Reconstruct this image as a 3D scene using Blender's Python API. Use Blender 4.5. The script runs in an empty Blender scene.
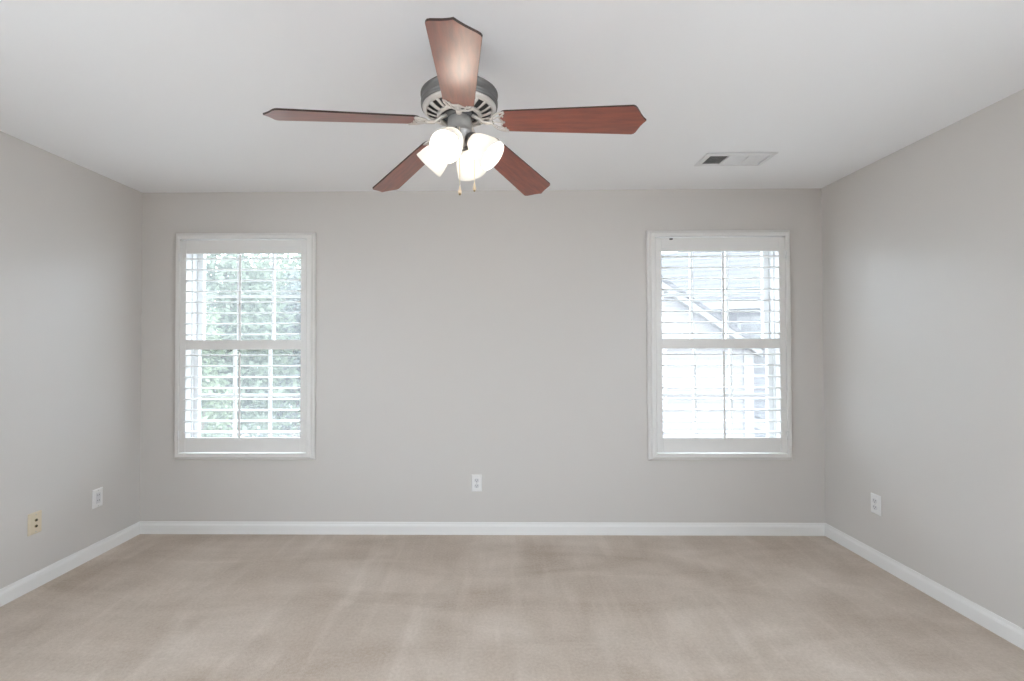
import bpy, bmesh, math, random
from mathutils import Vector, Matrix
R = math.radians
PI = math.pi
scene = bpy.context.scene
COL = scene.collection
random.seed(7)

# ------------------------------------------------------------------ camera, sky, exposure
cam_data = bpy.data.cameras.new('camera')
cam_data.sensor_width = 36.0
cam_data.lens = 462.2 * 36.0 / 1024.0
cam_data.shift_x = 20.27 / 1024.0
cam_data.clip_start = 0.02
cam_data.clip_end = 300
cam = bpy.data.objects.new('camera', cam_data)
COL.objects.link(cam)
cam.matrix_world = (Matrix.Translation((0, 0, 1.32)) @ Matrix.Rotation(0.0125, 4, 'Z')
                    @ Matrix.Rotation(PI / 2 + 0.0149, 4, 'X') @ Matrix.Rotation(-0.0024, 4, 'Z'))
scene.camera = cam

world = bpy.data.worlds.new('overcast_sky')
scene.world = world
world.use_nodes = True
wn = world.node_tree.nodes
wn.clear()
w_out = wn.new('ShaderNodeOutputWorld')
w_bg = wn.new('ShaderNodeBackground')
w_tc = wn.new('ShaderNodeTexCoord')
w_sep = wn.new('ShaderNodeSeparateXYZ')
w_ramp = wn.new('ShaderNodeValToRGB')
w_map = wn.new('ShaderNodeMapRange')
w_map.inputs['From Min'].default_value = -1
w_map.inputs['From Max'].default_value = 1
w_ramp.color_ramp.elements[0].position = 0.47
w_ramp.color_ramp.elements[0].color = (0.50, 0.54, 0.57, 1)
w_ramp.color_ramp.elements[1].position = 0.52
w_ramp.color_ramp.elements[1].color = (0.75, 0.88, 1.0, 1)
wl = world.node_tree.links
wl.new(w_tc.outputs['Generated'], w_sep.inputs[0])
wl.new(w_sep.outputs['Z'], w_map.inputs['Value'])
wl.new(w_map.outputs[0], w_ramp.inputs[0])
wl.new(w_ramp.outputs[0], w_bg.inputs['Color'])
wl.new(w_bg.outputs[0], w_out.inputs['Surface'])
w_bg.inputs['Strength'].default_value = 11.0

BULB_STRENGTH = 28.0            # light of each bulb of the ceiling fan
scene.view_settings.view_transform = 'Standard'
scene.view_settings.look = 'None'
scene.view_settings.gamma = 1.0
scene.view_settings.use_curve_mapping = False
scene.view_settings.exposure = 0.07
scene.cycles.use_denoising = True
scene.cycles.max_bounces = 14
scene.cycles.diffuse_bounces = 8
scene.cycles.transparent_max_bounces = 24
scene.cycles.sample_clamp_indirect = 8.0

# ------------------------------------------------------------------ room measures (metres)
XL, XR, YB, YF, H = -2.556, 2.294, 3.2846, -1.30, 2.44
WT = 0.17
WIN = ((-1.797, 'left'), (1.557, 'right'))        # window centres along the back wall
HOLE = (0.445, 0.575, 2.092)                        # half width, sill, head

# ------------------------------------------------------------------ materials
def new_mat(name):
    m = bpy.data.materials.new(name)
    m.use_nodes = True
    nt = m.node_tree
    return m, nt, nt.nodes['Principled BSDF'], nt.nodes['Material Output']

def paint(name, col, rough=0.5, metallic=0.0, bump=0.0, bscale=200.0, var=0.0, vscale=3.0, spec=0.5, coat=0.0):
    m, nt, p, out = new_mat(name)
    p.inputs['Base Color'].default_value = (*col, 1)
    p.inputs['Roughness'].default_value = rough
    p.inputs['Metallic'].default_value = metallic
    p.inputs['Specular IOR Level'].default_value = spec
    p.inputs['Coat Weight'].default_value = coat
    tc = nt.nodes.new('ShaderNodeTexCoord')
    if var > 0:
        n = nt.nodes.new('ShaderNodeTexNoise')
        n.inputs['Scale'].default_value = vscale
        n.inputs['Detail'].default_value = 4
        r = nt.nodes.new('ShaderNodeValToRGB')
        r.color_ramp.elements[0].position = 0.3
        r.color_ramp.elements[1].position = 0.7
        r.color_ramp.elements[0].color = (*[c * (1 - var) for c in col], 1)
        r.color_ramp.elements[1].color = (*[min(1, c * (1 + var)) for c in col], 1)
        nt.links.new(tc.outputs['Object'], n.inputs['Vector'])
        nt.links.new(n.outputs['Fac'], r.inputs[0])
        nt.links.new(r.outputs[0], p.inputs['Base Color'])
    if bump > 0:
        n2 = nt.nodes.new('ShaderNodeTexNoise')
        n2.inputs['Scale'].default_value = bscale
        n2.inputs['Detail'].default_value = 3
        b = nt.nodes.new('ShaderNodeBump')
        b.inputs['Strength'].default_value = bump
        b.inputs['Distance'].default_value = 0.002
        nt.links.new(tc.outputs['Object'], n2.inputs['Vector'])
        nt.links.new(n2.outputs['Fac'], b.inputs['Height'])
        nt.links.new(b.outputs[0], p.inputs['Normal'])
    return m

M = {}
M['wall'] = paint('greige_wall_paint', (0.615, 0.585, 0.558), 0.36, bump=0.06, bscale=160, spec=0.5)
M['ceiling'] = paint('white_ceiling_paint', (0.89, 0.895, 0.91), 0.8, bump=0.1, bscale=120, spec=0.2)
M['trim'] = paint('white_trim_paint', (0.80, 0.79, 0.775), 0.35, bump=0.02, bscale=60)
M['shutter'] = paint('white_shutter_lacquer', (0.76, 0.745, 0.725), 0.35, bump=0.02, bscale=60)
M['vinyl'] = paint('white_window_vinyl', (0.74, 0.735, 0.73), 0.5, bump=0.02, bscale=60)
M['plastic'] = paint('white_plate_plastic', (0.80, 0.79, 0.78), 0.3, bump=0.01)
M['insert'] = paint('white_receptacle_plastic', (0.68, 0.67, 0.68), 0.35, bump=0.01)
M['beige'] = paint('beige_plate_plastic', (0.68, 0.585, 0.44), 0.35, bump=0.01)
M['slot'] = paint('dark_slot', (0.03, 0.028, 0.025), 0.7, bump=0.01)
M['brass'] = paint('aged_brass', (0.30, 0.24, 0.12), 0.35, metallic=1.0, bump=0.02)
M['screw'] = paint('plate_screw_metal', (0.55, 0.54, 0.52), 0.35, metallic=0.8, bump=0.02)
M['pewter'] = paint('brushed_pewter', (0.20, 0.195, 0.19), 0.48, metallic=0.85, bump=0.06, bscale=90, var=0.08, vscale=30)
M['nickel'] = paint('satin_nickel', (0.66, 0.63, 0.60), 0.38, metallic=0.45, bump=0.04, bscale=120, var=0.06, vscale=40)
M['satin'] = paint('satin_grey_metal', (0.42, 0.412, 0.405), 0.4, metallic=0.6, bump=0.04, bscale=120, var=0.05, vscale=40)
M['core'] = paint('dark_motor_core', (0.11, 0.11, 0.112), 0.6, bump=0.05)
M['chain'] = paint('pale_brass_chain', (0.75, 0.66, 0.50), 0.35, metallic=0.5, bump=0.02)
M['fob'] = paint('cream_pull_fob', (0.80, 0.64, 0.45), 0.4, bump=0.02)
M['vent'] = paint('white_register_enamel', (0.74, 0.74, 0.75), 0.4, bump=0.02)
M['duct'] = paint('dark_duct', (0.035, 0.035, 0.035), 0.8, bump=0.02)

def wood(name, c0, c1, rough=0.3):
    m, nt, p, out = new_mat(name)
    tc = nt.nodes.new('ShaderNodeTexCoord')
    mp = nt.nodes.new('ShaderNodeMapping')
    mp.inputs['Scale'].default_value = (2.2, 34, 34)
    n = nt.nodes.new('ShaderNodeTexNoise')
    n.inputs['Scale'].default_value = 2.2
    n.inputs['Detail'].default_value = 6
    n.inputs['Roughness'].default_value = 0.6
    r = nt.nodes.new('ShaderNodeValToRGB')
    r.color_ramp.elements[0].position = 0.32
    r.color_ramp.elements[1].position = 0.68
    r.color_ramp.elements[0].color = (*c0, 1)
    r.color_ramp.elements[1].color = (*c1, 1)
    nt.links.new(tc.outputs['Object'], mp.inputs['Vector'])
    nt.links.new(mp.outputs[0], n.inputs['Vector'])
    nt.links.new(n.outputs['Fac'], r.inputs[0])
    nt.links.new(r.outputs[0], p.inputs['Base Color'])
    p.inputs['Roughness'].default_value = rough
    p.inputs['Specular IOR Level'].default_value = 0.6
    p.inputs['Coat Weight'].default_value = 0.85
    p.inputs['Coat Roughness'].default_value = 0.43
    p.inputs['Coat IOR'].default_value = 1.8
    return m
M['wood'] = wood('reddish_mahogany_veneer', (0.15, 0.019, 0.005), (0.29, 0.053, 0.016), 0.40)
M['edge'] = paint('dark_stained_blade_edge', (0.035, 0.014, 0.009), 0.5, bump=0.02)

def carpet():
    m, nt, p, out = new_mat('beige_cut_pile_carpet')
    N, L = nt.nodes, nt.links
    tc = N.new('ShaderNodeTexCoord')
    # brushed nap: long strokes running away from the door, and wide soft patches
    mp = N.new('ShaderNodeMapping')
    mp.inputs['Scale'].default_value = (2.4, 1.5, 1)
    mp.inputs['Rotation'].default_value = (0, 0, R(9))
    n1 = N.new('ShaderNodeTexNoise')
    n1.inputs['Scale'].default_value = 1.25
    n1.inputs['Detail'].default_value = 3
    n1.inputs['Distortion'].default_value = 0.6
    mp2 = N.new('ShaderNodeMapping')
    mp2.inputs['Scale'].default_value = (1.0, 3.0, 1)
    mp2.inputs['Location'].default_value = (3.1, 1.7, 0)
    n2 = N.new('ShaderNodeTexNoise')
    n2.inputs['Scale'].default_value = 1.3
    n2.inputs['Detail'].default_value = 6
    n2.inputs['Distortion'].default_value = 0.8
    n3 = N.new('ShaderNodeTexNoise')
    n3.inputs['Scale'].default_value = 260
    n3.inputs['Detail'].default_value = 2
    n4 = N.new('ShaderNodeTexNoise')
    n4.inputs['Scale'].default_value = 75
    n4.inputs['Detail'].default_value = 3
    for a, b in ((mp, n1), (mp2, n2)):
        L.new(tc.outputs['Object'], a.inputs['Vector'])
        L.new(a.outputs[0], b.inputs['Vector'])
    L.new(tc.outputs['Object'], n3.inputs['Vector'])
    L.new(tc.outputs['Object'], n4.inputs['Vector'])
    mix = N.new('ShaderNodeMath'); mix.operation = 'ADD'
    L.new(n1.outputs['Fac'], mix.inputs[0]); L.new(n2.outputs['Fac'], mix.inputs[1])
    mix2 = N.new('ShaderNodeMath'); mix2.operation = 'MULTIPLY_ADD'
    mix2.inputs[1].default_value = 0.32
    L.new(n3.outputs['Fac'], mix2.inputs[0]); L.new(mix.outputs[0], mix2.inputs[2])
    mix3 = N.new('ShaderNodeMath'); mix3.operation = 'MULTIPLY_ADD'
    mix3.inputs[1].default_value = 0.62
    L.new(n4.outputs['Fac'], mix3.inputs[0]); L.new(mix2.outputs[0], mix3.inputs[2])
    mr = N.new('ShaderNodeMapRange')
    mr.inputs['From Min'].default_value = 1.10
    mr.inputs['From Max'].default_value = 1.95
    # narrow light strokes left by the vacuum head
    mp5 = N.new('ShaderNodeMapping')
    mp5.inputs['Scale'].default_value = (7.5, 0.9, 1)
    mp5.inputs['Rotation'].default_value = (0, 0, R(-7))
    n5 = N.new('ShaderNodeTexNoise')
    n5.inputs['Scale'].default_value = 1.5
    n5.inputs['Detail'].default_value = 2
    L.new(tc.outputs['Object'], mp5.inputs['Vector']); L.new(mp5.outputs[0], n5.inputs['Vector'])
    st = N.new('ShaderNodeMapRange')
    st.inputs['From Min'].default_value = 0.52; st.inputs['From Max'].default_value = 0.72
    st.inputs['To Max'].default_value = 0.17
    L.new(n5.outputs['Fac'], st.inputs['Value'])
    mix5 = N.new('ShaderNodeMath'); mix5.operation = 'ADD'
    L.new(mix3.outputs[0], mix5.inputs[0]); L.new(st.outputs[0], mix5.inputs[1])
    L.new(mix5.outputs[0], mr.inputs['Value'])
    r = N.new('ShaderNodeValToRGB')
    r.color_ramp.elements[0].position = 0.0
    r.color_ramp.elements[0].color = (0.45, 0.365, 0.292, 1)
    r.color_ramp.elements[1].position = 1.0
    r.color_ramp.elements[1].color = (0.70, 0.612, 0.535, 1)
    L.new(mr.outputs[0], r.inputs[0])
    L.new(r.outputs[0], p.inputs['Base Color'])
    p.inputs['Roughness'].default_value = 1.0
    p.inputs['Specular IOR Level'].default_value = 0.05
    p.inputs['Sheen Weight'].default_value = 0.15
    b = N.new('ShaderNodeBump')
    b.inputs['Strength'].default_value = 0.5
    b.inputs['Distance'].default_value = 0.006
    L.new(n3.outputs['Fac'], b.inputs['Height'])
    L.new(b.outputs[0], p.inputs['Normal'])
    return m
M['carpet'] = carpet()

def frosted():
    m, nt, p, out = new_mat('frosted_white_glass')
    N, L = nt.nodes, nt.links
    p.inputs['Base Color'].default_value = (0.86, 0.85, 0.83, 1)
    p.inputs['Roughness'].default_value = 0.4
    t = N.new('ShaderNodeBsdfTranslucent')
    t.inputs['Color'].default_value = (0.93, 0.92, 0.90, 1)
    ns = N.new('ShaderNodeTexNoise')
    ns.inputs['Scale'].default_value = 40
    mr = N.new('ShaderNodeMapRange')
    mr.inputs['To Min'].default_value = 0.19
    mr.inputs['To Max'].default_value = 0.23
    L.new(ns.outputs['Fac'], mr.inputs['Value'])
    mx = N.new('ShaderNodeMixShader')
    L.new(mr.outputs[0], mx.inputs[0])
    L.new(p.outputs[0], mx.inputs[1]); L.new(t.outputs[0], mx.inputs[2])
    L.new(mx.outputs[0], out.inputs['Surface'])
    return m
M['frosted'] = frosted()

def bulb_mat():
    m, nt, p, out = new_mat('lit_bulb')
    p.inputs['Base Color'].default_value = (0.9, 0.9, 0.88, 1)
    p.inputs['Emission Color'].default_value = (1.0, 0.90, 0.78, 1)
    p.inputs['Emission Strength'].default_value = BULB_STRENGTH
    return m
M['bulb'] = bulb_mat()

def pane_mat():
    m, nt, p, out = new_mat('glare_veiled_glass')
    N, L = nt.nodes, nt.links
    tr = N.new('ShaderNodeBsdfTransparent')
    tr.inputs['Color'].default_value = (0.98, 0.98, 0.98, 1)
    hz = N.new('ShaderNodeBsdfTranslucent')  # whitish veil put into the glass, imitating glare over the view
    hz.inputs['Color'].default_value = (0.92, 0.92, 0.94, 1)
    gl = N.new('ShaderNodeBsdfGlossy')
    gl.inputs['Roughness'].default_value = 0.02
    m1 = N.new('ShaderNodeMixShader'); m1.inputs[0].default_value = 0.045
    m2 = N.new('ShaderNodeMixShader'); m2.inputs[0].default_value = 0.05
    L.new(tr.outputs[0], m1.inputs[1]); L.new(hz.outputs[0], m1.inputs[2])
    L.new(m1.outputs[0], m2.inputs[1]); L.new(gl.outputs[0], m2.inputs[2])
    L.new(m2.outputs[0], out.inputs['Surface'])
    return m
M['pane'] = pane_mat()

def banded(name, c0, c1, step, axis='Z', width=0.12, rough=0.7, noise=0.0, nscale=(1, 1, 1)):
    """Horizontal courses (siding, shingles): a thin darker line every step metres."""
    m, nt, p, out = new_mat(name)
    N, L = nt.nodes, nt.links
    tc = N.new('ShaderNodeTexCoord')
    sp = N.new('ShaderNodeSeparateXYZ')
    L.new(tc.outputs['Object'], sp.inputs[0])
    d = N.new('ShaderNodeMath'); d.operation = 'DIVIDE'; d.inputs[1].default_value = step
    L.new(sp.outputs[axis], d.inputs[0])
    fr = N.new('ShaderNodeMath'); fr.operation = 'FRACT'
    L.new(d.outputs[0], fr.inputs[0])
    r = N.new('ShaderNodeValToRGB')
    r.color_ramp.elements[0].position = width
    r.color_ramp.elements[0].color = (*c0, 1)
    r.color_ramp.elements[1].position = width * 1.6
    r.color_ramp.elements[1].color = (*c1, 1)
    L.new(fr.outputs[0], r.inputs[0])
    src = r.outputs[0]
    if noise > 0:
        mp = N.new('ShaderNodeMapping'); mp.inputs['Scale'].default_value = nscale
        n = N.new('ShaderNodeTexNoise'); n.inputs['Scale'].default_value = 3.0; n.inputs['Detail'].default_value = 4
        L.new(tc.outputs['Object'], mp.inputs[0]); L.new(mp.outputs[0], n.inputs['Vector'])
        mr = N.new('ShaderNodeMapRange'); mr.inputs['To Min'].default_value = 1 - noise; mr.inputs['To Max'].default_value = 1 + noise
        L.new(n.outputs['Fac'], mr.inputs['Value'])
        mm = N.new('ShaderNodeVectorMath'); mm.operation = 'SCALE'
        L.new(src, mm.inputs[0]); L.new(mr.outputs[0], mm.inputs['Scale'])
        src = mm.outputs[0]
    L.new(src, p.inputs['Base Color'])
    p.inputs['Roughness'].default_value = rough
    p.inputs['Specular IOR Level'].default_value = 0.08
    return m
M['siding'] = banded('white_lap_siding', (0.115, 0.107, 0.104), (0.148, 0.139, 0.135), 0.17)
M['grey_siding'] = banded('pale_grey_lap_siding', (0.085, 0.080, 0.080), (0.125, 0.119, 0.118), 0.17)
M['shingle'] = banded('grey_roof_shingles', (0.040, 0.037, 0.037), (0.070, 0.065, 0.064), 0.19, width=0.2, noise=0.35, nscale=(1.2, 6, 6))
M['ext_trim'] = paint('white_exterior_trim', (0.165, 0.157, 0.150), 0.7, spec=0.1, var=0.03)
M['ext_glass'] = paint('dark_neighbour_glass', (0.055, 0.05, 0.045), 0.15, var=0.1)
M['bark'] = paint('grey_brown_bark', (0.16, 0.13, 0.10), 0.9, bump=0.5, bscale=20, var=0.3, vscale=8)
M['bounce_ground'] = paint('pale_bounce_ground', (0.34, 0.33, 0.31), 0.95, spec=0.1, var=0.12, vscale=2)  # unseen ground, lightened to bounce skylight up under the louvers

def leaf_mat(name, c0, c1):
    m, nt, p, out = new_mat(name)
    N, L = nt.nodes, nt.links
    g = N.new('ShaderNodeNewGeometry')
    r = N.new('ShaderNodeValToRGB')
    r.color_ramp.elements[0].color = (*c0, 1)
    r.color_ramp.elements[1].color = (*c1, 1)
    L.new(g.outputs['Random Per Island'], r.inputs[0])
    L.new(r.outputs[0], p.inputs['Base Color'])
    p.inputs['Roughness'].default_value = 0.8
    p.inputs['Specular IOR Level'].default_value = 0.15
    t = N.new('ShaderNodeBsdfTranslucent')
    L.new(r.outputs[0], t.inputs['Color'])
    mx = N.new('ShaderNodeMixShader'); mx.inputs[0].default_value = 0.35
    L.new(p.outputs[0], mx.inputs[1]); L.new(t.outputs[0], mx.inputs[2])
    L.new(mx.outputs[0], out.inputs['Surface'])
    return m
M['leaf_a'] = leaf_mat('grey_green_leaves', (0.085, 0.108, 0.070), (0.17, 0.19, 0.135))
M['leaf_b'] = leaf_mat('yellow_green_leaves', (0.10, 0.125, 0.07), (0.20, 0.23, 0.15))
M['leaf_c'] = leaf_mat('blue_green_leaves', (0.080, 0.094, 0.082), (0.145, 0.158, 0.138))

# ------------------------------------------------------------------ mesh helpers
class MB:
    """Collects shapes in one bmesh; build() links them as ONE mesh object."""
    def __init__(self):
        self.bm = bmesh.new()

    def _xf(self, verts, mtx):
        if mtx is not None:
            bmesh.ops.transform(self.bm, matrix=mtx, verts=verts)

    def box(self, x0, x1, y0, y1, z0, z1, bev=0.0, seg=2, mtx=None, mi=0):
        r = bmesh.ops.create_cube(self.bm, size=1.0)
        vs = r['verts']
        bmesh.ops.scale(self.bm, vec=(x1 - x0, y1 - y0, z1 - z0), verts=vs)
        bmesh.ops.translate(self.bm, vec=((x0 + x1) / 2, (y0 + y1) / 2, (z0 + z1) / 2), verts=vs)
        fs = set(f for v in vs for f in v.link_faces)
        if bev > 0:
            es = list(set(e for v in vs for e in v.link_edges))
            rb = bmesh.ops.bevel(self.bm, geom=es, offset=bev, segments=seg, profile=0.5, affect='EDGES')
            vs = list(set(v for f in rb['faces'] for v in f.verts) | set(v for v in vs if v.is_valid))
            fs = set(f for v in vs for f in v.link_faces)
        for f in fs:
            f.material_index = mi
        self._xf(vs, mtx)
        return self

    def lathe(self, prof, n=48, mtx=None, mi=0, close=False):
        """prof: (radius, z) pairs; radius 0 closes to a point."""
        bm = self.bm
        rings, allv = [], []
        for r, z in prof:
            if r <= 1e-6:
                v = [bm.verts.new((0, 0, z))]
            else:
                v = [bm.verts.new((r * math.cos(2 * PI * k / n), r * math.sin(2 * PI * k / n), z)) for k in range(n)]
            rings.append(v); allv += v
        pairs = list(zip(rings, rings[1:]))
        if close:
            pairs.append((rings[-1], rings[0]))
        for a, b in pairs:
            for k in range(n):
                k2 = (k + 1) % n
                if len(a) == 1 and len(b) == 1:
                    continue
                if len(a) == 1:
                    f = bm.faces.new((a[0], b[k], b[k2]))
                elif len(b) == 1:
                    f = bm.faces.new((a[k], b[0], a[k2]))
                else:
                    f = bm.faces.new((a[k], b[k], b[k2], a[k2]))
                f.material_index = mi
                f.smooth = True
        self._xf(allv, mtx)
        return self

    def tube(self, pts, rad, n=8, mtx=None, mi=0, flat=1.0):
        bm = self.bm
        pts = [Vector(p) for p in pts]
        rads = rad if isinstance(rad, (list, tuple)) else [rad] * len(pts)
        rings, allv = [], []
        up = None
        for i, p in enumerate(pts):
            d = (pts[min(i + 1, len(pts) - 1)] - pts[max(i - 1, 0)]).normalized()
            if up is None:
                up = Vector((0, 0, 1)) if abs(d.z) < 0.9 else Vector((1, 0, 0))
            side = d.cross(up).normalized()
            up = side.cross(d).normalized()
            ring = [bm.verts.new(p + (side * math.cos(2 * PI * k / n) + up * flat * math.sin(2 * PI * k / n)) * rads[i]) for k in range(n)]
            rings.append(ring); allv += ring
        for a, b in zip(rings, rings[1:]):
            for k in range(n):
                f = bm.faces.new((a[k], a[(k + 1) % n], b[(k + 1) % n], b[k]))
                f.smooth = True; f.material_index = mi
        for ring in (rings[0][::-1], rings[-1]):
            f = bm.faces.new(ring); f.material_index = mi
        self._xf(allv, mtx)
        return self

    def sphere(self, c, r, mi=0, u=16, v=10, mtx=None, sz=1.0):
        res = bmesh.ops.create_uvsphere(self.bm, u_segments=u, v_segments=v, radius=r)
        vs = res['verts']
        bmesh.ops.scale(self.bm, vec=(1, 1, sz), verts=vs)
        bmesh.ops.translate(self.bm, vec=c, verts=vs)
        for f in set(f for w in vs for f in w.link_faces):
            f.smooth = True; f.material_index = mi
        self._xf(vs, mtx)
        return self

    def prism(self, poly, a, b, place, mi=0, mi_side=None):
        """poly of 2D points swept from a to b; place(u, v, t) -> xyz."""
        bm = self.bm
        A = [bm.verts.new(place(u, v, a)) for u, v in poly]
        B = [bm.verts.new(place(u, v, b)) for u, v in poly]
        n = len(poly)
        f = bm.faces.new(A[::-1]); f.material_index = mi
        f = bm.faces.new(B); f.material_index = mi
        for k in range(n):
            f = bm.faces.new((A[k], A[(k + 1) % n], B[(k + 1) % n], B[k]))
            f.material_index = mi if mi_side is None else mi_side
        return self

    def frame(self, sections, x0, x1, z0, z1, y):
        """A mitred rectangular frame: sections = closed (inset, depth) profile, swept round the rectangle; depth goes towards -y."""
        bm = self.bm
        corners = [(x0, z0, 1, 1), (x1, z0, -1, 1), (x1, z1, -1, -1), (x0, z1, 1, -1)]
        loops = [[bm.verts.new((cx + sx * i, y - d, cz + sz * i)) for i, d in sections] for cx, cz, sx, sz in corners]
        m = len(sections)
        for k in range(4):
            a, b = loops[k], loops[(k + 1) % 4]
            for j in range(m):
                bm.faces.new((a[j], b[j], b[(j + 1) % m], a[(j + 1) % m]))
        return self

    def build(self, name, mats, parent=None, loc=None, rot=None):
        bmesh.ops.recalc_face_normals(self.bm, faces=self.bm.faces[:])
        me = bpy.data.meshes.new(name)
        self.bm.to_mesh(me)
        self.bm.free()
        for mm in (mats if isinstance(mats, (list, tuple)) else [mats]):
            me.materials.append(mm)
        o = bpy.data.objects.new(name, me)
        COL.objects.link(o)
        if parent:
            o.parent = parent
        if loc:
            o.location = loc
        if rot:
            o.rotation_euler = rot
        return o

def empty(name, loc, rot=(0, 0, 0)):
    o = bpy.data.objects.new(name, None)
    o.empty_display_size = 0.05
    COL.objects.link(o)
    o.location = loc
    o.rotation_euler = rot
    return o

def tag(o, label=None, cat=None, group=None, kind=None):
    if label: o['label'] = label
    if cat: o['category'] = cat
    if group: o['group'] = group
    if kind: o['kind'] = kind
    return o

def copy_tree(o, parent=None):
    c = o.copy()
    COL.objects.link(c)
    if parent:
        c.parent = parent
    for ch in [x for x in bpy.data.objects if x.parent == o]:
        copy_tree(ch, c)
    return c

# ------------------------------------------------------------------ the room
m = MB(); m.box(XL - WT, XR + WT, YF - WT, YB + WT, -0.20, 0.0)
tag(m.build('floor', M['carpet']), 'beige cut pile carpet with brushed vacuum marks', 'floor', kind='structure')
m = MB(); m.box(XL - WT, XR + WT, YF - WT, YB + WT, H, H + 0.15)
tag(m.build('ceiling', M['ceiling']), 'flat white painted ceiling', 'ceiling', kind='structure')
def wall_with_holes(name, x0, x1, z0, z1, y0, y1, holes, mat):
    m = MB()
    xs = sorted(holes)
    px = x0
    for hx0, hx1, hz0, hz1 in xs:
        m.box(px, hx0, y0, y1, z0, z1)
        if hz0 > z0 + 1e-4: m.box(hx0, hx1, y0, y1, z0, hz0)
        if hz1 < z1 - 1e-4: m.box(hx0, hx1, y0, y1, hz1, z1)
        px = hx1
    m.box(px, x1, y0, y1, z0, z1)
    bmesh.ops.remove_doubles(m.bm, verts=m.bm.verts[:], dist=1e-5)
    return m.build(name, mat)

w = wall_with_holes('wall_back', XL, XR, 0, H, YB, YB + WT,
                    [(c - HOLE[0], c + HOLE[0], HOLE[1], HOLE[2]) for c, _ in WIN], M['wall'])
tag(w, 'greige end wall with two shuttered windows', 'wall', kind='structure')
w = wall_with_holes('wall_front', XL, XR, 0, H, YF - WT, YF, [], M['wall'])
tag(w, 'plain greige wall behind the camera', 'wall', kind='structure')

for nm, x0, lab in (('wall_left', XL - WT, 'plain greige side wall with the beige plate'), ('wall_right', XR, 'plain greige side wall near the ceiling register')):
    w = wall_with_holes(nm, YF - WT, YB + WT, 0, H, 0, WT, [(-1.05, 0.44, 0.45, 2.15)], M['wall'])  # unseen opening added near the camera to let more skylight in
    w.data.transform(Matrix.Translation((x0 + WT, 0, 0)) @ Matrix.Rotation(PI / 2, 4, 'Z'))
    tag(w, lab, 'wall', kind='structure')

BT, BH = 0.013, 0.0853
bprof = [(0, 0), (BT, 0), (BT, 0.058), (BT * 0.8, 0.066), (BT * 0.55, 0.072), (BT * 0.4, BH), (0, BH)]
m = MB(); m.prism(bprof, XL, XR, lambda u, v, t: (t, YB - u, v))
tag(m.build('baseboard_back', M['trim']), 'white moulded baseboard under the two windows', 'baseboard', kind='structure')
m = MB(); m.prism(bprof, YF, YB, lambda u, v, t: (XL + u, t, v))
tag(m.build('baseboard_left', M['trim']), 'white moulded baseboard below the beige plate', 'baseboard', kind='structure')
m = MB(); m.prism(bprof, YF, YB, lambda u, v, t: (XR - u, t, v))
tag(m.build('baseboard_right', M['trim']), 'white moulded baseboard on the side below the ceiling register', 'baseboard', kind='structure')

# ------------------------------------------------------------------ double-hung windows in the back wall
def window(n, cx):
    hw, z0, z1 = HOLE
    root = empty('window_%d' % n, (cx, YB, z0))
    tag(root, kind='structure')
    m = MB()                                     # jamb liner right round the opening
    m.frame([(0, 0), (0.010, 0), (0.010, -0.165), (0, -0.165)], -hw, hw, 0, z1 - z0, 0.0)
    m.frame([(0.010, -0.055), (0.022, -0.055), (0.022, -0.066), (0.010, -0.066)], -hw, hw, 0, z1 - z0, 0.0)
    m.build('window_frame', M['vinyl'], root)
    mid = 1.342 - z0
    for y, a, b in ((0.070, 0.010, mid + 0.018), (0.118, mid - 0.018, z1 - z0 - 0.010)):
        s = MB()
        sw = hw - 0.012
        st = 0.043
        s.box(-sw, -sw + st, y, y + 0.035, a, b, 0.003)
        s.box(sw - st, sw, y, y + 0.035, a, b, 0.003)
        s.box(-sw + st, sw - st, y, y + 0.035, a, a + 0.036, 0.003)
        s.box(-sw + st, sw - st, y, y + 0.035, b - 0.036, b, 0.003)
        so = s.build('sash', M['vinyl'], root)
        gw = 2 * (sw - st)
        g = MB()
        g.box(-gw / 2, gw / 2, y + 0.016, y + 0.020, a + 0.036, b - 0.036)
        g.build('pane', M['pane'], so)
        k = MB()
        for i in (1, 2):
            x = -gw / 2 + gw * i / 3
            k.box(x - 0.010, x + 0.010, y + 0.006, y + 0.030, a + 0.03, b - 0.03, 0.003)
        zc = (a + b) / 2
        k.box(-gw / 2 - 0.004, gw / 2 + 0.004, y + 0.0065, y + 0.0295, zc - 0.010, zc + 0.010, 0.003)
        k.build('muntin_grid', M['vinyl'], so)
    return root
for i, (cx, _) in enumerate(WIN):
    window(i + 1, cx)

# ------------------------------------------------------------------ plantation shutters
def louver_shape(m, w, dep, th, cz, cy, tilt):
    prof = []
    n = 14
    for k in range(n):
        a = 2 * PI * k / n
        prof.append((math.cos(a) * dep / 2, math.sin(a) * th / 2 * (1 if abs(math.cos(a)) < 0.97 else 0.6)))
    ct, st = math.cos(tilt), math.sin(tilt)
    m.prism(prof, -w / 2, w / 2, lambda u, v, t: (t, cy + u * ct - v * st, cz + u * st + v * ct))

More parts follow.
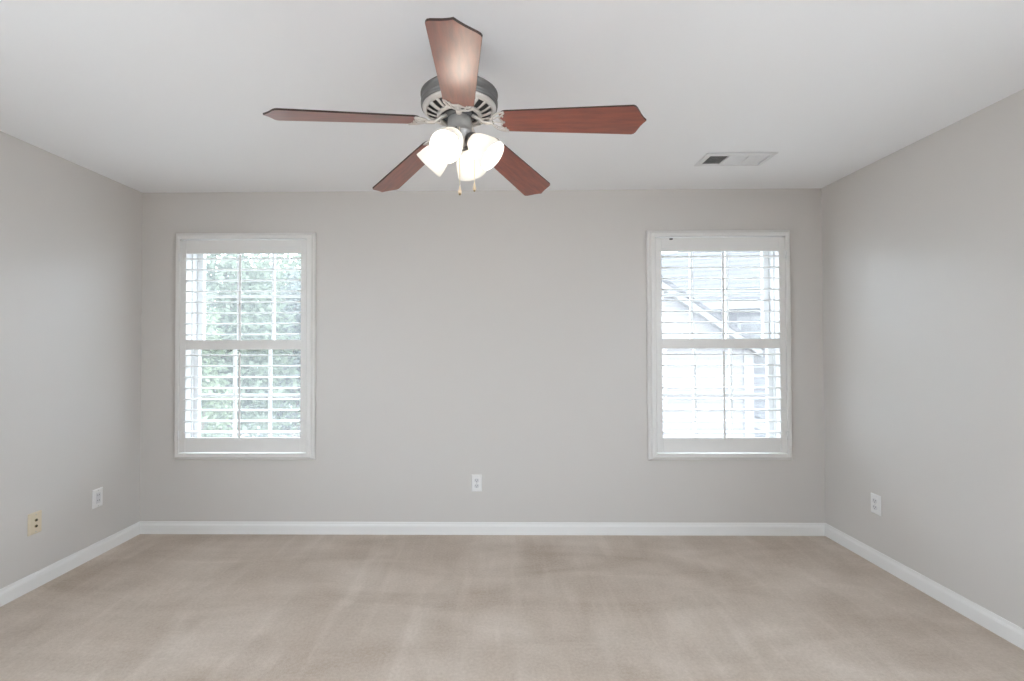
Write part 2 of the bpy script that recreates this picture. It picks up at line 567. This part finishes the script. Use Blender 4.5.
def shutter(cx, label):
    root = empty('plantation_shutter', (cx, YB, 0.529))
    tag(root, label, 'window shutter', 'plantation shutters on the end wall')
    W, Z1 = 0.50, 2.142 - 0.529
    m = MB()
    # moulded frame standing proud of the wall
    m.frame([(0.0, 0.0), (0.0, 0.018), (0.004, 0.024), (0.012, 0.026), (0.016, 0.036), (0.022, 0.044), (0.046, 0.046),
             (0.049, 0.042), (0.049, 0.0)], -W, W, 0, Z1, -0.0005)
    m.build('shutter_frame', M['shutter'], root)
    # hinged panel: stiles and rails
    y0, y1 = -0.044, -0.014
    a, b = 0.056, 2.0835 - 0.529
    pw = W - 0.050
    ow = 0.4075
    p = MB()
    for s in (-1, 1):
        p.box(min(s * pw, s * ow), max(s * pw, s * ow), y0, y1, a, b, 0.003)
    o0, o1, o2, o3 = 0.687 - 0.529, 1.308 - 0.529, 1.377 - 0.529, 1.990 - 0.529
    for r0, r1 in ((a, o0), (o1, o2), (o3, b)):
        p.box(-ow, ow, y0 + 0.001, y1 - 0.001, r0, r1, 0.002)
    p.build('shutter_panel', M['shutter'], root)
    for lo, hi in ((o2, o3), (o0, o1)):
        l = MB()
        pitch = (hi - lo) / 8
        for k in range(8):
            louver_shape(l, 2 * ow - 0.004, 0.086, 0.0105, hi - pitch * (k + 0.5), (y0 + y1) / 2, R(1.5))
        lo_ob = l.build('louver_bank', M['shutter'], root)
        t = MB()
        t.box(-0.006, 0.006, -0.088, -0.077, lo - 0.008, hi - 0.018, 0.003)
        for k in range(8):
            z = hi - pitch * (k + 0.5)
            t.tube([(0, -0.078, z + 0.003), (0, -0.070, z)], 0.0015, 6)
        t.build('tilt_rod', M['shutter'], root)
    for z in (a + 0.12, b - 0.12):
        h = MB()
        sx = 1 if cx > 0 else -1
        h.tube([(sx * (pw + 0.001), -0.049, z - 0.03), (sx * (pw + 0.001), -0.049, z + 0.03)], 0.0045, 10)
        h.box(sx * (pw + 0.001) - 0.014, sx * (pw + 0.001) + 0.014, -0.0475, -0.0445, z - 0.029, z + 0.029, 0.001)
        h.build('hinge', M['vinyl'], root)
    return root
sh1 = shutter(WIN[0][0], 'white louvered plantation shutter in front of green trees')
sh2 = shutter(WIN[1][0], 'white louvered plantation shutter in front of neighbouring roofs')
m = MB(); m.box(-0.352, -0.330, -0.050, -0.043, 1.541, 1.551, 0.002)
tag(m.build('catch_clip', M['slot'], sh2), 'small dark metal clip')

# ------------------------------------------------------------------ wall plates
def plate_mesh(m, w, h, t=0.007):
    # bevelled plate facing -y, its back on y = 0
    m.prism([(-w / 2, -h / 2), (w / 2, -h / 2), (w / 2, h / 2), (-w / 2, h / 2)], 0, -t * 0.4, lambda u, v, y: (u, y, v))
    i = 0.006
    bm = m.bm
    A = [bm.verts.new((x * w / 2, -t * 0.4, z * h / 2)) for x, z in ((-1, -1), (1, -1), (1, 1), (-1, 1))]
    B = [bm.verts.new((x * (w / 2 - i), -t, z * (h / 2 - i))) for x, z in ((-1, -1), (1, -1), (1, 1), (-1, 1))]
    bm.faces.new(B)
    for k in range(4):
        bm.faces.new((A[k], A[(k + 1) % 4], B[(k + 1) % 4], B[k]))

def screw(parent, z, t=0.007):
    s = MB()
    s.lathe([(0.0, 0.0014), (0.0022, 0.0012), (0.0034, 0.0), (0.0034, -0.002)], 14,
            Matrix.Translation((0, -t, z)) @ Matrix.Rotation(PI / 2, 4, 'X'))
    s.build('screw', M['screw'], parent)

def duplex_outlet(loc, rz, label):
    root = empty('wall_outlet', loc, (0, 0, rz))
    tag(root, label, 'wall outlet', 'white duplex outlets')
    m = MB(); plate_mesh(m, 0.073, 0.118)
    m.build('cover_plate', M['plastic'], root)
    for z in (0.0195, -0.0195):
        r = MB()
        pts = []
        for k in range(24):
            a = 2 * PI * k / 24
            pts.append((max(-0.0165, min(0.0165, 0.0175 * math.cos(a) * 1.15)), 0.0145 * math.sin(a) + z))
        r.prism(pts, -0.005, -0.0088, lambda u, v, y: (u, y, v))
        ro = r.build('receptacle', M['insert'], root)
        s = MB()
        for x, hh in ((-0.0064, 0.0046), (0.0064, 0.0038)):
            s.box(x - 0.0012, x + 0.0012, -0.0094, -0.0084, z + 0.0035 - hh, z + 0.0035 + hh)
        s.lathe([(0, 0.0006), (0.0025, 0.0006), (0.0025, -0.0004)], 12,
                Matrix.Translation((0, -0.0088, z - 0.0075)) @ Matrix.Rotation(PI / 2, 4, 'X'))
        s.build('slot', M['slot'], ro)
    screw(root, 0.0)
    return root
duplex_outlet((-0.1495, YB, 0.3612), 0, 'white duplex outlet low on the end wall between the two windows')
duplex_outlet((XR, 2.847, 0.3637), -PI / 2, 'white duplex outlet low on the side wall near the right shutter')

root = empty('rectangular_outlet', (XL, 2.932, 0.366), (0, 0, PI / 2))
tag(root, 'white plate with a rectangular insert beside the beige plate', 'wall outlet')
m = MB(); plate_mesh(m, 0.073, 0.118)
m.build('cover_plate', M['plastic'], root)
m = MB(); m.box(-0.0165, 0.0165, -0.0085, -0.004, -0.0335, 0.0335, 0.0015)
ins = m.build('insert', M['insert'], root)
for z in (0.017, -0.017):
    for x in (-0.0064, 0.0064):
        m = MB()
        m.box(x - 0.0011, x + 0.0011, -0.0090, -0.0082, z - 0.002, z + 0.006)
        m.build('slot', M['slot'], ins)
for z in (0.0485, -0.0485):
    screw(root, z)

root = empty('cable_plate', (XL, 2.531, 0.358), (0, 0, PI / 2))
tag(root, 'beige plastic wall plate with two dark round jacks', 'wall plate')
m = MB(); plate_mesh(m, 0.073, 0.118, 0.010)
m.build('cover_plate', M['beige'], root)
for z in (0.0165, -0.0165):
    m = MB()
    m.lathe([(0.0, -0.001), (0.0052, -0.001), (0.0052, 0.0035), (0.0068, 0.0045), (0.0078, 0.003), (0.0078, -0.002)], 20,
            Matrix.Translation((0, -0.010, z)) @ Matrix.Rotation(PI / 2, 4, 'X'), mi=0)
    j = m.build('jack', M['brass'], root)
    m = MB()
    m.lathe([(0.0, 0.0), (0.0056, 0.0), (0.0056, -0.002)], 16,
            Matrix.Translation((0, -0.0136, z)) @ Matrix.Rotation(PI / 2, 4, 'X'))
    m.build('jack_hole', M['slot'], j)
for z in (0.046, -0.046):
    screw(root, z, 0.010)

# ------------------------------------------------------------------ ceiling register
root = empty('ceiling_vent', (1.416, 2.757, H))
tag(root, 'white rectangular air register set in the ceiling', 'ceiling vent')
VW, VD = 0.405, 0.186           # outer size
IW, ID = 0.345, 0.128           # grille opening
m = MB()
bm = m.bm
def ring(w, d, z):
    return [bm.verts.new((sx * w / 2, sy * d / 2, z)) for sx, sy in ((-1, -1), (1, -1), (1, 1), (-1, 1))]
rs = [ring(VW, VD, -0.003), ring(VW, VD, -0.006), ring(VW - 0.016, VD - 0.016, -0.009), ring(IW + 0.004, ID + 0.004, -0.011), ring(IW, ID, -0.009), ring(IW, ID, 0)]
for a, b in zip(rs, rs[1:]):
    for k in range(4):
        bm.faces.new((a[k], a[(k + 1) % 4], b[(k + 1) % 4], b[k]))
for x in (-IW / 6, IW / 6):
    m.box(x - 0.005, x + 0.005, -ID / 2, ID / 2, -0.0105, -0.002, 0.001)
m.build('vent_frame', M['vent'], root)
m = MB(); m.box(-IW / 2, IW / 2, -ID / 2, ID / 2, -0.0014, -0.0004)
m.build('duct_backing', M['duct'], root)
for bank in range(3):
    m = MB()
    x0 = -IW / 2 + bank * IW / 3 + 0.006
    x1 = x0 + IW / 3 - 0.012
    n = 8
    for k in range(n):
        yc = -ID / 2 + ID * (k + 0.5) / n
        ang = R(24) if bank == 0 else R(-24)
        w2 = 0.0055 if bank == 0 else 0.0066
        mt = Matrix.Translation(((x0 + x1) / 2, yc, -0.0058)) @ Matrix.Rotation(ang, 4, 'X')
        m.box(-(x1 - x0) / 2, (x1 - x0) / 2, -w2, w2, -0.0005, 0.0005, mtx=mt)
    m.build('vent_louver', M['vent'], root)

# ------------------------------------------------------------------ ceiling fan with four lamps
FX, FY = -0.1405, 1.707
fan = empty('ceiling_fan', (FX, FY, H), (0, -0.005, 0))
tag(fan, 'pewter ceiling fan with five mahogany blades and four lit glass shades', 'ceiling fan')
Z = lambda z: z - H
m = MB()
m.lathe([(0.0, Z(2.4398)), (0.062, Z(2.4398)), (0.066, Z(2.43)), (0.060, Z(2.405)), (0.040, Z(2.388)), (0.018, Z(2.380)), (0, Z(2.380))], 40)
m.build('ceiling_canopy', M['pewter'], fan)
m = MB(); m.lathe([(0.013, Z(2.385)), (0.013, Z(2.305))], 20)
m.lathe([(0.013, Z(2.325)), (0.024, Z(2.320)), (0.026, Z(2.300)), (0.013, Z(2.298))], 24)
m.build('downrod', M['pewter'], fan)
m = MB()
m.lathe([(0.0, Z(2.303)), (0.030, Z(2.300)), (0.085, Z(2.286)), (0.120, Z(2.272)), (0.138, Z(2.262)), (0.1435, Z(2.257)), (0.1435, Z(2.252)),
         (0.1385, Z(2.250)), (0.1375, Z(2.246)), (0.1375, Z(2.232)), (0.1385, Z(2.229)), (0.1425, Z(2.227)), (0.1425, Z(2.222)), (0.139, Z(2.2205)), (0.1425, Z(2.217)), (0.141, Z(2.210)),
         (0.134, Z(2.207)), (0.131, Z(2.209)), (0.129, Z(2.216)), (0.0, Z(2.216))], 72)
m.build('motor_housing', M['pewter'], fan)
# openwork vent plate under the motor: two rings and radial petals over a dark core
m = MB()
m.lathe([(0.137, Z(2.209)), (0.136, Z(2.203)), (0.126, Z(2.196)), (0.120, Z(2.194)), (0.120, Z(2.199)), (0.128, Z(2.208))], 72, close=True)
m.lathe([(0.084, Z(2.184)), (0.083, Z(2.178)), (0.073, Z(2.174)), (0.070, Z(2.176)), (0.070, Z(2.184))], 60, close=True)
NR = 20
for k in range(NR):
    a = 2 * PI * k / NR
    wide = 0.0085 if k % 4 == 0 else 0.0055
    mt = Matrix.Rotation(a, 4, 'Z')
    m.tube([(0.080, 0, Z(2.180)), (0.100, 0.0, Z(2.186)), (0.122, 0, Z(2.196))], [wide * 1.0, wide, wide * 1.3], 8, mt, flat=0.4)
m.build('vent_plate', M['nickel'], fan)
m = MB(); m.lathe([(0, Z(2.2145)), (0.126, Z(2.2145)), (0.126, Z(2.211)), (0.060, Z(2.196)), (0, Z(2.196))], 48)
m.build('motor_core', M['core'], fan)
m = MB(); m.lathe([(0.0, Z(2.196)), (0.030, Z(2.196)), (0.055, Z(2.190)), (0.057, Z(2.176)), (0.050, Z(2.172)), (0.0, Z(2.172))], 40)
m.build('flywheel', M['core'], fan)
m = MB()
m.lathe([(0.0, Z(2.176)), (0.038, Z(2.176)), (0.043, Z(2.170)), (0.045, Z(2.162)), (0.046, Z(2.135)), (0.046, Z(2.122)), (0.050, Z(2.117)),
         (0.050, Z(2.110)), (0.044, Z(2.104)), (0.040, Z(2.088)), (0.028, Z(2.076)), (0.010, Z(2.070)), (0.008, Z(2.062)), (0.0, Z(2.058))], 40)
sw = m.build('switch_housing', M['satin'], fan)

# blades and blade irons, one pair built along +x and copied round
R0, R1, ZR, ZT = 0.155, 0.664, 2.142, 2.075
def blade_outline():
    top = []
    w0, w1 = 0.053, 0.070
    # root: shallow bracket, from the axis outward
    top += [(R0 + 0.016, 0.0), (R0 + 0.008, 0.010), (R0 + 0.002, 0.022), (R0 + 0.004, 0.036), (R0 + 0.014, 0.048), (R0 + 0.026, w0)]
    L = R1 - 0.045
    for k in range(1, 8):
        t = k / 8
        top.append((R0 + 0.026 + (L - R0 - 0.026) * t, w0 + (w1 - w0) * t))
    top += [(L, w1), (L + 0.008, w1 - 0.004), (L + 0.014, w1 - 0.012), (L + 0.020, 0.044), (L + 0.027, 0.028), (L + 0.036, 0.012), (R1, 0.0)]
    return top + [(x, -y) for x, y in reversed(top[1:-1])]
DROOP = math.atan2(ZR - ZT, R1 - R0)
PITCH = R(-12.5)
def blade_mtx():
    return (Matrix.Translation((R0, 0, Z(ZR))) @ Matrix.Rotation(DROOP, 4, 'Y') @ Matrix.Rotation(PITCH, 4, 'X')
            @ Matrix.Translation((-R0, 0, 0)))
BMX = blade_mtx()
m = MB()
ol = blade_outline()
m.prism(ol, -0.003, 0.003, lambda u, v, t: BMX @ Vector((u, v, t)), mi=0, mi_side=1)
blade = m.build('fan_blade', [M['wood'], M['edge']], fan)
m = MB()
# arm from the flywheel, dropping to the blade
def bp(u, v, dz=-0.006):
    return BMX @ Vector((u, v, dz))
tip_in = bp(0.130, 0.0)
m.tube([(0.046, 0, Z(2.180)), (0.068, 0, Z(2.166)), (0.098, 0, tip_in.z + 0.003), (0.118, 0, tip_in.z), tip_in], [0.012, 0.011, 0.010, 0.010, 0.011], 10, flat=0.55)
outer, inner = [], []
for k in range(13):
    a = -PI / 2 + PI * k / 12
    outer.append(bp(0.180 - 0.056 * math.cos(a), 0.051 * math.sin(a), -0.005))
for k in range(13):
    v = -0.047 + 0.094 * k / 12
    inner.append(bp(0.161 + 0.006 * math.cos(v / 0.047 * 2 * PI) + 0.013 * abs(v / 0.047) ** 3, v * 0.98, -0.005))
m.tube(outer, 0.0036, 8)
m.tube(inner, 0.0030, 8)
for v in (-0.030, 0.0, 0.030):
    m.tube([bp(0.131, v * 0.45), bp(0.145, v * 0.8), bp(0.166, v)], 0.0023, 8)
for v in (-0.030, 0.030, 0.0):
    p0 = bp(0.172, v, -0.006)
    m.sphere(p0, 0.0035, u=10, v=6)
iron = m.build('blade_iron', M['nickel'], fan)
m = MB()
first = -PI / 2 + 0.059
for k in range(5):
    a = first + k * 2 * PI / 5
    for src in (blade, iron):
        o = src if k == 0 else src.copy()
        if k:
            COL.objects.link(o)
            o.parent = fan
        o.rotation_euler = (0, 0, a)
m.bm.free()

# four lamps: arm, socket, frosted bell shade, bulb (built along local -z of the shade)
NECK_R, NECK_Z, TILT = 0.040, 2.093, R(48)
LAX = Matrix.Translation((NECK_R, 0, Z(NECK_Z))) @ Matrix.Rotation(-TILT, 4, 'Y')     # local -z runs out and down
m = MB()
sh_out = [(0.024, -0.010), (0.028, -0.016), (0.036, -0.029), (0.0435, -0.047), (0.0495, -0.069), (0.0545, -0.091), (0.0575, -0.112), (0.0590, -0.120)]
sh_in = [(r - 0.0032, z) for r, z in reversed(sh_out)]
m.lathe(sh_out + [(0.0575, -0.1215)] + sh_in + [(0.020, -0.0095)], 48, LAX, close=True)
shade = m.build('lamp_shade', M['frosted'], fan)
m = MB()
m.lathe([(0.0, 0.010), (0.014, 0.010), (0.021, 0.004), (0.0265, -0.006), (0.0275, -0.018), (0.0255, -0.020), (0.0, -0.0195)], 32, LAX)
m.tube([(0.016, 0, Z(2.098)), (0.024, 0, Z(2.101)), LAX @ Vector((0, 0, 0.004))], 0.008, 10)
for q in range(3):
    a = q * 2 * PI / 3 + 0.5
    mt = LAX @ Matrix.Rotation(a, 4, 'Z') @ Matrix.Translation((0.027, 0, -0.012)) @ Matrix.Rotation(PI / 2, 4, 'Y')
    m.lathe([(0.0, 0.008), (0.0030, 0.008), (0.0036, 0.003), (0.0020, 0.0), (0.0, 0.0)], 10, mt)
socket = m.build('lamp_socket', M['pewter'], fan)
m = MB()
m.lathe([(0.0, -0.016), (0.0125, -0.018), (0.0130, -0.036), (0.020, -0.050), (0.0275, -0.066), (0.0300, -0.080), (0.0275, -0.094), (0.019, -0.104), (0.009, -0.1085), (0.0, -0.1095)], 28, LAX)
bulb = m.build('light_bulb', M['bulb'], fan)
for k in range(4):
    a = R(-108 + 90 * k)
    for src in (shade, socket, bulb):
        o = src if k == 0 else src.copy()
        if k:
            COL.objects.link(o)
            o.parent = fan
        o.rotation_euler = (0, 0, a)

def pull_chain(x, y, ztop, zbot):
    m = MB()
    x0, y0 = x * 0.8, y * 0.8
    z = ztop
    m.tube([(x0 * 0.86, y0 * 0.86, Z(ztop + 0.004)), (x, y, Z(ztop)), (x, y, Z(ztop - 0.012)), (x, y, Z(zbot + 0.02))], 0.0011, 6)
    while z > zbot + 0.022:
        m.sphere((x, y, Z(z)), 0.0019, u=8, v=5)
        z -= 0.0056
    c = m.build('pull_chain', M['chain'], fan)
    f = MB()
    f.lathe([(0, Z(zbot + 0.027)), (0.0025, Z(zbot + 0.026)), (0.0032, Z(zbot + 0.020)), (0.0058, Z(zbot + 0.010)), (0.0066, Z(zbot + 0.004)),
             (0.0060, Z(zbot)), (0.0, Z(zbot))], 16, Matrix.Translation((x, y, 0)))
    fo = f.build('pull_fob', M['fob'], c)
    e = MB()
    e.lathe([(0, Z(zbot + 0.001)), (0.0040, Z(zbot + 0.0005)), (0.0042, Z(zbot - 0.003)), (0.0025, Z(zbot - 0.006)), (0, Z(zbot - 0.0065))], 12, Matrix.Translation((x, y, 0)))
    e.build('fob_tip', M['brass'], fo)
pull_chain(0.004, -0.058, 2.112, 1.872)
pull_chain(0.052, 0.036, 2.112, 1.916)

# ------------------------------------------------------------------ outdoors: ground, neighbouring houses, trees
GZ = -3.0
m = MB(); m.box(-40, 40, YB + WT + 0.3, 70, GZ - 0.3, GZ)
tag(m.build('ground', M['bounce_ground']), 'ground behind the house far below the windows, made pale to bounce light', 'ground', kind='structure')

# white gabled house straight outside the right window
house = empty('gabled_house', (2.48, 9.0, GZ))
tag(house, 'white sided gable end with a sloping rake, nearer of two houses outside', 'house')
AP, HW, EV = 3.04 - GZ, 2.43, 1.34 - GZ      # apex height, half width, eave height
m = MB()
m.prism([(-HW, 0), (HW, 0), (HW, EV), (0, AP), (-HW, EV)], 0.0, 3.0, lambda u, v, t: (u, t, v))
m.build('house_wall', M['siding'], house)
sl = (AP - EV) / HW
m = MB()
OVH = 0.12
for s in (-1, 1):
    m.prism([(0, AP + 0.005), (s * (HW + OVH), EV - sl * OVH + 0.005), (s * (HW + OVH), EV - sl * OVH + 0.085), (0, AP + 0.085)], -0.20, 3.1, lambda u, v, t: (u, t, v))
m.build('roof', M['shingle'], house)
m = MB()
for s in (-1, 1):
    m.prism([(0, AP - 0.13), (s * (HW + OVH), EV - sl * OVH - 0.13), (s * (HW + OVH), EV - sl * OVH + 0.004), (0, AP + 0.004)], -0.17, -0.02, lambda u, v, t: (u, t, v))
m.build('rake_board', M['ext_trim'], house)
m = MB()
m.box(-HW, HW + 0.01, -0.045, -0.002, 0.36 - GZ, 0.47 - GZ, 0.004)
m.build('trim_band', M['ext_trim'], house)
m = MB()
m.box(HW - 0.16, HW + 0.02, -0.035, 0.16, 0, EV - 0.08, 0.004)
m.build('corner_board', M['ext_trim'], house)

# larger grey house behind it, turned a little
hb = empty('grey_house', (6.2, 14.2, GZ), (0, 0, R(-24)))
tag(hb, 'pale grey house with a long grey shingled roof behind the white gable', 'house')
EVB = 2.45 - GZ
m = MB(); m.box(-3, 9, 0, 7, 0, EVB)
m.build('house_wall', M['grey_siding'], hb)
m = MB()
m.prism([(-0.45, EVB + 0.02), (3.5, EVB + 2.35), (7.45, EVB + 0.02), (7.45, EVB + 0.16), (3.5, EVB + 2.50), (-0.45, EVB + 0.16)], -3.3, 9.4, lambda u, v, t: (t, u, v))
m.build('roof', M['shingle'], hb)
m = MB(); m.box(-3.3, 9.4, -0.49, -0.45, EVB - 0.04, EVB + 0.17, 0.004)
m.box(-3.3, 9.4, -0.45, -0.002, EVB - 0.04, EVB - 0.015)
m.build('eave_board', M['ext_trim'], hb)
for x in (-0.15, 1.55, 3.4):
    f = MB()
    f.frame([(0, 0), (0, 0.05), (0.10, 0.05), (0.10, 0)], x - 0.55, x + 0.55, EVB - 1.75, EVB - 0.25, 0.0)
    f.box(x - 0.5, x + 0.5, -0.04, -0.001, EVB - 1.02, EVB - 0.96)
    fo = f.build('window', M['ext_trim'], hb)
    g = MB(); g.box(x - 0.46, x + 0.46, -0.02, 0.02, EVB - 1.66, EVB - 0.34)
    g.build('pane', M['ext_glass'], fo)

# low porch with a sloping white rake beside the white gable
pr = empty('porch', (5.95, 11.0, GZ))
tag(pr, 'small porch roof with white sloping rake board below the grey house', 'porch')
m = MB()
PAP, PE = 0.06 - GZ, -1.35 - GZ
m.prism([(-0.7, PAP), (2.0, PE), (2.0, PE + 0.07), (-0.7, PAP + 0.07)], -0.1, 1.6, lambda u, v, t: (u, t, v))
m.build('roof', M['shingle'], pr)
m = MB()
m.prism([(-0.7, PAP - 0.22), (2.0, PE - 0.22), (2.0, PE - 0.002), (-0.7, PAP - 0.002)], -0.1, -0.04, lambda u, v, t: (u, t, v))
m.build('rake_board', M['ext_trim'], pr)
for x in (-0.5, 1.8):
    m = MB(); m.box(x - 0.07, x + 0.07, 0.0, 0.14, 0, PAP - (x + 0.7) * (PAP - PE) / 2.7 - 0.02, 0.005)
    m.build('post', M['ext_trim'], pr)

def tree(name, loc, label, leafm, crowns, n, leaf, group=None, seed=1):
    rnd = random.Random(seed)
    root = empty(name, loc)
    tag(root, label, 'tree', group)
    t = MB()
    top = max(c[2] for c in crowns)
    t.tube([(0, 0, 0), (0.05, 0, top * 0.3), (-0.03, 0.04, top * 0.65), (0, 0, top)], [0.16, 0.13, 0.09, 0.03], 10)
    for cx, cy, cz, rx, rz in crowns:
        t.tube([(0, 0, cz * 0.55), (cx * 0.5, cy * 0.5, cz * 0.8), (cx, cy, cz)], [0.06, 0.045, 0.015], 7)
    t.build('trunk', M['bark'], root)
    f = MB(); bm = f.bm
    tot = sum(c[3] ** 2 * c[4] for c in crowns)
    for cx, cy, cz, rx, rz in crowns:
        k = int(n * rx * rx * rz / tot)
        for _ in range(k):
            v = Vector((rnd.gauss(0, 1), rnd.gauss(0, 1), rnd.gauss(0, 1))).normalized() * (rnd.random() ** 0.45)
            p = Vector((cx + v.x * rx, cy + v.y * rx, cz + v.z * rz))
            d = Vector((rnd.gauss(0, 1), rnd.gauss(0, 1), rnd.gauss(0, 0.6) - 0.3)).normalized()
            s = d.cross(Vector((rnd.gauss(0, 1), rnd.gauss(0, 1), rnd.gauss(0, 1)))).normalized()
            l = leaf * rnd.uniform(0.7, 1.4)
            q = [p - d * l * 0.5, p + s * l * 0.3 - d * l * 0.05, p + d * l * 0.55, p - s * l * 0.3 - d * l * 0.05]
            bm.faces.new([bm.verts.new(x) for x in q])
    f.build('foliage', leafm, root)
    return root
TG = 'trees outside the left window'
tree('leafy_tree', (-5.0, 7.6, GZ), 'young yellow green tree nearest the glass of the left window', M['leaf_b'],
     [(0.15, 0, 3.3, 0.5, 0.9), (-0.2, 0.1, 4.4, 0.55, 0.8), (0.1, 0, 2.4, 0.45, 0.6)], 2600, 0.10, TG, 3)
tree('leafy_tree', (-6.3, 10.6, GZ), 'grey green spreading tree outside the left window, left of the blue green one', M['leaf_a'],
     [(0, 0, 4.6, 1.6, 1.7), (0.7, -0.3, 3.0, 1.3, 1.3), (-0.8, 0.2, 3.4, 1.3, 1.4), (0.2, 0, 6.1, 1.2, 1.2)], 9000, 0.15, TG, 5)
tree('leafy_tree', (-6.7, 15.2, GZ), 'blue green dense tree outside the left window, right of the grey green one', M['leaf_c'],
     [(0, 0, 4.2, 1.5, 1.6), (0.5, 0.3, 2.6, 1.5, 1.4), (-0.9, 0.2, 2.4, 1.2, 1.3), (0.1, 0, 5.8, 1.2, 1.2), (0.9, 0.1, 5.0, 1.0, 1.2)], 9000, 0.15, TG, 9)
tree('leafy_tree', (-10.5, 22.0, GZ), 'tall tree furthest from the left window behind the others', M['leaf_a'],
     [(0, 0, 5.0, 2.6, 2.6), (2.0, 0.3, 3.8, 2.4, 2.4), (-1.2, 0.2, 3.2, 2.2, 2.2), (0.6, 0, 7.4, 2.0, 1.6), (2.9, 0.2, 6.6, 2.2, 2.0), (-1.6, 0, 6.6, 2.2, 2.0), (4.2, 0, 4.2, 2.2, 2.4)], 14000, 0.30, TG, 13)
